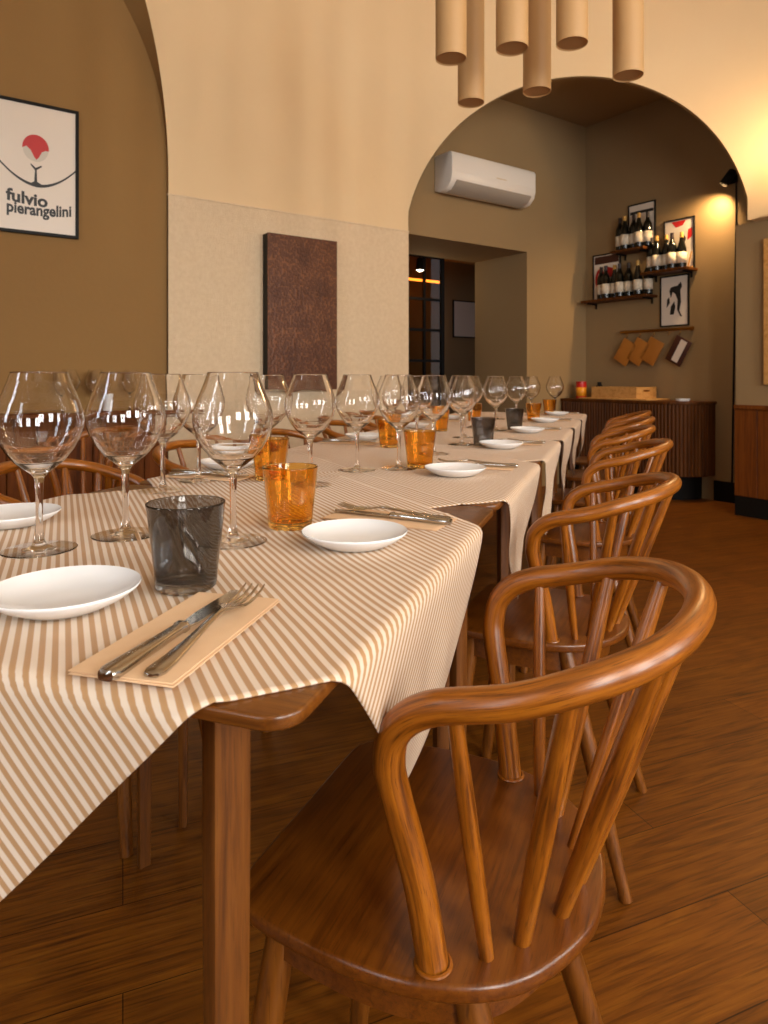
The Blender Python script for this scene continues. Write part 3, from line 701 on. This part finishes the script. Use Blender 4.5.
# ------------------------------------------------------------ air conditioner
ac = thing('air_conditioner', 'white wall mounted air conditioner above the doorway', 'air conditioner', A0+A*.07+UP*2.432)
ac.scale = (1, 1, 1)
Ma = frame_M((0, 0, 0), Vector((0, 0, 0)) + B, UP, A)       # profile x=out, y=up, extruded along A
prof = [(.002, .02), (.002, .295), (.17, .295), (.20, .287), (.215, .265), (.215, .11), (.20, .06), (.15, .012), (.06, .0)]
b = MB(); b.prism(prof, 0, .93, Ma, .006); b.build('casing', M_WHITE, ac, angle=35)
b = MB(); b.prism([(.214, .135), (.217, .135), (.2175, .26), (.214, .265)], .012, .918, Ma); b.build('front_panel', M_WHITE, ac)
b = MB(); b.prism([(.09, .001), (.165, .022), (.203, .063), (.209, .075), (.211, .072), (.205, .058), (.167, .016), (.09, -.004)], .05, .88, Ma); b.build('louvre_flap', mat('slit_shade_plastic', lin(158, 148, 136), .4), ac)  # shade of the outlet slit put into the flap's darker colour
b = MB(); b.prism([(.2172, .150), (.2180, .150), (.2180, .158), (.2172, .158)], .47, .58, Ma); b.build('status_display', mat('silver_grey_plastic', lin(206, 186, 150), .3), ac)

# ------------------------------------------------------------ bottles, shelves, pictures on the side wall
def sw(a, o, z): return C0 + B*a - A*o + UP*z       # a along the wall, o out of it
NOUT = -A
def shelf(a0, a1, z, label):
    M = frame_M((0, 0, 0), B, NOUT, UP); r = thing('wall_shelf', label, 'shelf', sw(a0, .001, z-.022), 0, 'bottle shelves')
    b = MB(); b.box((0, 0, 0), (a1-a0, .165, .022), M, .002, seg=1); b.build('shelf_board', M_CAB, r, angle=30)
    for x in (.05, a1-a0-.05):
        b = MB(); b.box((x-.006, 0, -.05), (x+.006, .012, 0), M); b.box((x-.006, 0, -.012), (x+.006, .13, 0), M); b.build('bracket', M_BLACKM, r, flat=True)
shelf(.07, .75, 1.69, 'dark wooden shelf with bottles, the lowest of three')
shelf(.385, .72, 2.10, 'dark wooden shelf with bottles, the highest of three')
shelf(.69, 1.11, 1.872, 'dark wooden shelf with bottles, the one at the right')
PICS = [(.467, 2.101, .27, .41, 'black and white framed print leaning behind bottles on the highest shelf'), (.815, 1.873, .275, .43, 'framed print with red shapes leaning behind bottles on the right shelf'),
        (.088, 1.691, .30, .43, 'framed print with a red ring on the lowest shelf'), (.78, 1.408, .262, .43, 'framed print of a black figure hanging under the right shelf')]
for i, (a, z, w_, h_, lab) in enumerate(PICS):
    r, M, y = framed('framed_print', lab, 'picture', sw(a, .002, z), B, NOUT, w_, h_, .012, .016, M_DARKBLK, 'framed prints between the shelves'); y += .0002
    if i == 0:
        poly(r, M, y, [(.02, .32), (.25, .32), (.25, .345), (.02, .345)], M_INK, 'print_bar'); poly(r, M, y, [(.05, .06), (.21, .06), (.21, .09), (.17, .24), (.09, .24), (.05, .10)], M_GREY, 'print_shape')
    if i == 1:
        poly(r, M, y, [(.07, .41), (.20, .41), (.17, .37), (.11, .36)], M_RED, 'print_shape'); poly(r, M, y, [(.21, .24), (.255, .27), (.255, .34), (.22, .33)], M_RED, 'print_shape')
        poly(r, M, y, [(.13, .12), (.16, .12), (.20, .26), (.17, .31), (.15, .29), (.16, .25)], M_INK, 'print_shape')
    if i == 2:
        th = [2*PI*k/36 for k in range(37)]
        poly(r, M, y, [(.08+.055*math.cos(a_), .20+.095*math.sin(a_)) for a_ in th[:-1]], M_RED, 'print_ring')
        poly(r, M, y+.0009, [(.08+.028*math.cos(a_), .20+.06*math.sin(a_)) for a_ in th[:-1]], M_GREY, 'print_ring_centre')
        poly(r, M, y, [(.02, .34), (.28, .34), (.28, .41), (.02, .41)], M_BROWNL, 'print_band'); poly(r, M, y, [(.17, .21), (.22, .21), (.22, .29), (.15, .31)], M_RED, 'print_shape')
    if i == 3:
        poly(r, M, y, [(.10, .33), (.16, .34), (.19, .37), (.20, .33), (.185, .30), (.19, .2), (.175, .13), (.20, .08), (.185, .08), (.155, .14), (.16, .22), (.14, .27), (.115, .29), (.10, .24), (.085, .30)], M_INK, 'print_figure')
        poly(r, M, y, [(.09, .10), (.125, .10), (.14, .16), (.13, .21), (.10, .17)], M_INK, 'print_figure_leg'); poly(r, M, y, [(.06, .16), (.09, .20), (.085, .25), (.065, .23)], M_INK, 'print_figure_arm')
def make_bottle(kind, label, grp):
    r = thing('wine_bottle', label, 'wine bottle', group=grp)
    pf = [(.0001, .004), (.03, .0), (.036, .003), (.0375, .012), (.0375, .185), (.035, .20), (.026, .222), (.0165, .242), (.0145, .258), (.014, .30), (.0001, .30)] if kind == 0 else [(.0001, .004), (.033, .0), (.037, .003), (.0385, .012), (.0385, .14), (.036, .165), (.029, .20), (.019, .23), (.0155, .255), (.0145, .30), (.0001, .30)]
    b = MB(); b.lathe(pf, 24); b.build('bottle_body', M_BOTTLE, r, angle=60)
    R = pf[4][0]+.0004; b = MB(); b.lathe([(R, .045), (R, .135)], 24); b.build('paper_label', M_LABEL, r, solid=.0004, offset=1)
    b = MB(); b.lathe([(.0155, .255), (.0152, .301), (.0001, .3015)], 20); b.build('capsule', [M_CAPR, M_CAPG][kind], r)
    return r
def a_at(px, o): 
    rr_ = (px-384)/670; P = C0-A*o; return (P.y*rr_-P.x)/(B.x-B.y*rr_)
rows_ = [('highest shelf', 2.1005, [.365, .430, .500, .573, .655], [0, 1, 0, 1, 0]), ('right shelf', 1.8725, [.735, .805, .875, .945, 1.012], [0, 1, 1, 0, 1]), ('lowest shelf', 1.6905, [.225, .297, .369, .441, .513, .625, .705], [0, 0, 1, 0, 0, 1, 0])]
rows_[0] = ('highest shelf', 2.1005, [.425, .495, .565, .635, .700], [0, 1, 0, 1, 0])
bp = {}
for sh, z, al, kd in rows_:
    for i, (a, k) in enumerate(zip(al, kd)):
        lab = 'dark wine bottle with pale label, %s from the left on the %s' % (ORD[i], sh); g = 'wine bottles on the wall shelves'
        loc = sw(a, .07+.03*(i % 2), z)
        if k not in bp: bp[k] = make_bottle(k, lab, g); bp[k].location = loc
        else: copy_tree(bp[k], loc, random.random()*6, lab)
# triangular stand on the right shelf
b = MB(); Mt = frame_M(sw(1.035, .06, 1.8725), B, NOUT, UP)
st = thing('wooden_stand', 'small triangular wooden stand at the right end of the right shelf', 'stand', sw(1.07, .06, 1.8725)); Mt = frame_M((0, 0, 0), B, NOUT, UP)
b = MB(); b.box((-.01, 0, 0), (.035, .03, .01), Mt); b.build('base_strip', M_CRATE, st, flat=True)
b = MB(); b.tube([Mt @ Vector((.0, .015, .009)), Mt @ Vector((.03, .015, .13))], .006, 8); b.build('slanted_strip', M_CRATE, st)
# hook rail and hanging menu boards
hr_ = thing('hook_rail', 'brass hook rail on the wall under the framed figure print', 'hook rail', sw(.426, .001, 1.383)); Mh = frame_M((0, 0, 0), B, NOUT, UP)
b = MB(); b.tube([Mh @ Vector((-.01, .045, 0)), Mh @ Vector((.665, .045, 0))], .012, 12); b.build('rail', M_BRASS, hr_)
for x in (.02, .635):
    b = MB(); b.tube([Mh @ Vector((x, .0005, 0)), Mh @ Vector((x, .045, 0))], .009, 10); b.lathe([(.0001, 0), (.02, 0), (.02, .006), (.0001, .006)], 16, M=frame_M(Mh @ Vector((x, .0005, 0)), B, UP, NOUT)); b.build('wall_mount', M_BRASS, hr_)
HX_ = [.06, .19, .32, .46, .56]
for x in HX_:
    b = MB(); b.tube([Mh @ Vector(p) for p in [(x, .045, -.008), (x, .046, -.03), (x, .052, -.045), (x, .062, -.048), (x, .068, -.038)]], .003, 8); b.build('hook', M_BRASS, hr_)
for i, (hx, m, lab) in enumerate([(.06, M_TAN, 'tan leather menu board hanging at the left end of the hook rail'), (.19, M_TAN, 'tan leather menu board hanging second on the hook rail'), (.32, M_TAN, 'tan leather menu board hanging third on the hook rail'), (.56, M_BROWNL, 'dark brown menu board with a white strip at the right of the rail')]):
    a0 = .426+hx; r = thing('menu_board', lab, 'menu board', sw(a0, .055, 1.335), 0, 'menu boards on the hook rail')
    th = math.radians(-32+i); xv = B*math.cos(th)-UP*math.sin(th)*-1; xv = B*math.cos(th)+UP*math.sin(th); zv = -B*math.sin(th)+UP*math.cos(th)
    Mm = frame_M((0, 0, 0), xv, NOUT, zv); w_, h_ = (.145, .215) if i < 3 else (.15, .225)
    off = Vector((-.02, 0, -h_-.012))
    b = MB(); bm_ = Mm @ Matrix.Translation(off); b.box((0, -.006, 0), (w_, .006, h_), bm_, .004); b.build('cover', m, r, angle=40)
    b = MB(); b.tube([Mm @ Vector(p) for p in [(.0, 0, -.014), (-.004, 0, .0), (0, .0, .012), (.004, 0, .0), (.0, 0, -.014)]], .0015, 6); b.build('cord_loop', M_BROWNL, r)
    if i == 3: b = MB(); b.box((.055, .0062, .02), (.115, .0072, h_-.015), bm_); b.build('white_strip', M_PAPER, r, flat=True)

# ------------------------------------------------------------ cabinet with rounded end, and what stands on it
cb = thing('sideboard_cabinet', 'dark wooden fluted sideboard with rounded end under the hook rail', 'cabinet', sw(0, 0, 0)); Mc = frame_M((0, 0, 0), B, NOUT, UP)
def cab_outline(g, rad=.26, flute=False):
    x0, x1, d = .015+0, 1.27-g, .38-g; pts = [(x0, .004)]; n = 60
    if not flute: pts += [(x0, d)]
    else: pts += [(x0, d)]
    arcp = [(x1-rad+rad*math.cos(a), d-rad+rad*math.sin(a)) for a in [PI/2*(1-k/14) for k in range(15)]]
    return pts+arcp+[(x1, .004)]
b = MB(); b.prism(cab_outline(.012), .2, .765, Mc); b.build('carcass', M_CAB, cb, angle=30)
b = MB(); b.prism(cab_outline(0), .765, .79, Mc, .003); b.build('top_board', M_CAB, cb, angle=40)
ol = cab_outline(.012)[1:-1]; P = [Vector((x, y, 0)) for x, y in ol]; fl = []
acc = 0; b = MB(); step = .028; pos = step
for i in range(len(P)-1):
    seg = (P[i+1]-P[i]); l = seg.length
    while pos <= acc+l:
        p = P[i]+seg*((pos-acc)/l); b.tube([Mc @ Vector((p.x, p.y, .205)), Mc @ Vector((p.x, p.y, .762))], .012, 6, caps=False); pos += step
    acc += l
b.build('fluted_front', M_CAB, cb)
b = MB(); b.prism([(x*.9+.03, y*.8) for x, y in cab_outline(.03)], 0, .2, Mc); b.build('gap_shade_block', M_BLACKM, cb, flat=True)  # added black block standing in for the shaded gap under the cabinet
bo = MB(); bo.box((.20, .02, .7905), (.88, .36, .803), Mc, .002); o = bo.build('serving_board', M_CRATE, angle=30); o.location = sw(0, 0, 0); tag(o, 'flat pale wooden board lying under the crate on the sideboard', 'board')
cr = thing('wooden_crate', 'pale wooden wine crate with hand slot on the sideboard', 'crate', sw(.31, .03, .8035))
for x0, x1, y0, y1 in [(0, .45, .28, .29), (0, .45, 0, .01), (0, .01, .01, .28)]:
    b = MB(); b.box((x0, y0, 0), (x1, y1, .095), Mc); b.build('side_panel', M_CRATE, cr, flat=True)
b = MB(); b.box((.44, .01, 0), (.45, .28, .055), Mc); b.box((.44, .01, .072), (.45, .28, .095), Mc); b.box((.44, .01, .055), (.45, .1, .072), Mc); b.box((.44, .19, .055), (.45, .28, .072), Mc); b.build('end_panel', M_CRATE, cr, flat=True)
b = MB(); b.box((.01, .01, .001), (.44, .28, .008), Mc); b.build('crate_bottom', M_CRATE, cr, flat=True)
def put(o, a, off, z, label, cat): o.location = sw(a, off, z); return tag(o, label, cat)
tn = thing('red_tin', 'small round red and yellow tin at the left end of the sideboard', 'tin', sw(.16, .27, .7905))
b = MB(); b.lathe([(.0001, 0), (.045, 0), (.046, .004), (.046, .145), (.0001, .145)], 24); b.build('tin_body', mat('red_enamel', lin(196, 34, 24), .35), tn)
b = MB(); b.lathe([(.0465, .02), (.0465, .10)], 24); b.build('yellow_band', mat('yellow_enamel', lin(226, 150, 36), .4), tn, solid=.0005, offset=1)
b = MB(); b.lathe([(.047, .138), (.047, .152), (.0001, .155)], 24); b.build('lid', mat('red_lid', lin(170, 24, 24), .3), tn)
b = MB(); b.lathe([(.0001, 0), (.03, 0), (.036, .02), (.036, .10), (.02, .125), (.018, .14), (.022, .145), (.0001, .15)], 20); put(b.build('black_jar', M_DARKBLK), .265, .15, .7905, 'small black jar between the red tin and the crate', 'jar')
b = MB(); b.lathe([(.0001, 0), (.05, 0), (.055, .01), (.055, .02), (.0001, .018)], 24); put(b.build('small_dish', M_CERAM), 1.1, .2, .7905, 'small pale dish at the right end of the sideboard top', 'dish')
b = MB(); b.lathe([(.0001, 0), (.022, .004), (.028, .02), (.02, .04), (.0001, .045)], 16); put(b.build('cork_ball', M_LABEL), .62, .16, .812, 'small pale cork ball lying inside the crate', 'cork')
# wall spotlight and its cable
sp = thing('wall_spotlight', 'small black spotlight on the wall beside the white vault edge', 'spotlight', sw(1.405, .001, 2.52)); Mz = frame_M((0, 0, 0), B, NOUT, UP)
dirv = (Mz.to_3x3() @ Vector((-.35, .45, -.8))).normalized()
b = MB(); b.box((-.03, 0, -.03), (.03, .015, .03), Mz); b.build('wall_plate', M_BLACKM, sp, flat=True)
b = MB(); b.tube([Mz @ Vector((0, .012, 0)), Mz @ Vector((0, .075, .0))], .008, 8); b.build('arm', M_BLACKM, sp)
pb = Mz @ Vector((0, .085, .0)); b = MB(); b.tube([pb-dirv*.06, pb+dirv*.06], .032, 20, caps=False); b.add([pb-dirv*.06+ (Mz @ Vector((0, 0, 0)))*0 + (UP.cross(dirv).normalized()*math.cos(a)+dirv.cross(UP.cross(dirv).normalized())*math.sin(a))*.032 for a in [2*PI*k/20 for k in range(20)]], [list(range(20))]); b.build('lamp_head', M_BLACKM, sp, solid=.002)
spot('spot_beam', sw(1.405, .001, 2.52)+pb+dirv*.055, sw(.8, .0, 1.55), 68, WARM, 120, 1.0, .03)
b = MB(); b.tube([sw(1.425, .006, 3.3), sw(1.425, .006, 2.2), sw(1.405, .006, 1.0), sw(1.39, .006, .05)], .007, 8); tag(b.build('wall_cable', M_BLACKM), 'thin black cable running down the wall beside the panelling', 'cable')
# right wall: wooden framed mirror and the sconce that washes the vault
r, M, y = framed('wall_mirror', 'wooden framed mirror on the right wall, cut by the photo edge', 'mirror', P2+A*.088+B*.075+UP*.93, B, NOUT, .7, 1.0, .05, .03, M_CRATE, None, mat('mirror_glass', lin(200, 190, 170), .05, 1.0))
sc_ = thing('wall_sconce', 'brass wall sconce washing the vault with warm light, at the right edge', 'wall lamp', P2+B*.42+UP*2.3)
b = MB(); Mk = frame_M((0, 0, 0), B, NOUT, UP); b.box((-.04, 0, -.06), (.04, .015, .06), Mk, .003); b.build('back_plate', M_BRASS, sc_)
b = MB(); cc = Mk @ Vector((0, .10, 0)); b.lathe([(.03, -.08), (.05, .06), (.049, .06), (.029, -.078)], 24, cc, closed_profile=True); b.build('shade', M_BRASS, sc_)
b = MB(); b.tube([Mk @ Vector((0, .012, -.03)), Mk @ Vector((0, .07, -.03))], .007, 8); b.build('arm', M_BRASS, sc_)
point('sconce_light', P2+B*.42+UP*2.42-A*.12, 16, WARM, .04)

# ------------------------------------------------------------ recess ledge: glasses and a white cup; background chair
def ledge(a, o, z): return PW+A*a+B*o+UP*z
for i, (a, lab) in enumerate([(-.55, 'wine glass on the ledge under the poster, left of three'), (-.42, 'wine glass on the ledge under the poster, middle of three'), (-.23, 'wine glass on the ledge under the poster, right of three')]):
    copy_tree(g0, ledge(a, .09, .7905), i, lab, 'wine glasses on the wall ledge')
b = MB(); b.lathe([(.0001, 0), (.03, 0), (.032, .004), (.036, .10), (.034, .10), (.030, .006), (.0001, .006)], 24); o = b.build('white_cup', M_CERAM); o.location = ledge(-.37, .05, .7905); tag(o, 'tall white cup on the ledge behind the glasses', 'cup')
copy_tree(chair0, (-1.22, 2.62, 0), math.radians(60), 'wooden hoop back chair by the panelled wall at the left, away from the tables')

# ------------------------------------------------------------ room beyond the doorway
Md = frame_M(A0-B*.67, A, -B, UP)
b = MB(); b.box((-2.2, 1.9, 0), (3.6, 2.0, 2.9), Md); struct(b.build('wall_hall', M_TAUPE, flat=True))
b = MB(); b.box((3.4, 0, 0), (3.5, 2.0, 2.9), Md); b.box((-2.2, 0, 0), (-2.1, 2.0, 2.9), Md); struct(b.build('wall_hall_right', M_TAUPE, flat=True))
b = MB(); b.box((-2.2, -.0, 2.8), (3.6, 2.0, 2.9), Md); struct(b.build('ceiling_hall', M_OCHRE, flat=True))
gp = thing('glazed_partition', 'black steel grid partition with dark glass beyond the doorway', 'partition', A0-B*1.5); Mg = frame_M((0, 0, 0), A, -B, UP)
for x in (-.08, .42, .67, .92, 1.17, 1.42):
    wd = .022 if x in (1.42, -.08) else .011
    b = MB(); b.box((x-wd, 0, 0), (x+wd, .035, 2.28), Mg); b.build('upright', M_BLACKM, gp, flat=True)
for z in (.02, .5, .83, 1.16, 1.49, 1.82, 2.28):
    b = MB(); b.box((-.1, .003, z-.014), (1.44, .032, z+.014), Mg); b.build('crossbar', M_BLACKM, gp, flat=True)
b = MB(); b.box((-.08, .014, .02), (1.42, .02, 2.28), Mg); b.build('glass_pane', glass('dark_partition_glass', lin(190, 160, 120)), gp, flat=True)
b = MB(); b.box((-.6, 1.5, 2.13), (2.0, 1.53, 2.155), Md); tag(b.build('led_strip', emis('orange_led', (1, .32, .05, 1), 6), flat=True), 'glowing orange light strip behind the black grid partition', 'light strip')
r, M, y = framed('framed_notice', 'pale framed print on the hall wall beyond the doorway', 'picture', A0-B*(.67+1.899)+A*2.48+UP*1.51, A, B, .42, .49, .014, .02, M_DARKBLK)
tr = thing('ceiling_spotlight', 'lit ceiling spotlight seen through the doorway', 'spotlight', A0-B*1.2+A*.867+UP*2.8)
b = MB(); b.tube([(0, 0, -.001), (0, 0, -.62)], .008, 8); b.build('stem', M_BLACKM, tr)
b = MB(); b.lathe([(.03, -.62), (.035, -.63), (.045, -.74), (.042, -.74), (.03, -.635)], 20, closed_profile=True); b.build('lamp_head', M_BLACKM, tr)
b = MB(); b.lathe([(.0001, -.72), (.04, -.72), (.04, -.735), (.0001, -.755)], 20); b.build('bulb', emis('warm_bulb', (1, .8, .55, 1), 14), tr)
point('hall_light', A0-B*1.2+A*.9+UP*1.9, 5, WARM, .05)

b = MB(); b.box((1.45, 1.0, 2.33), (3.4, 1.16, 2.55), Md); struct(b.build('trim_7', M_OCHRE, flat=True))
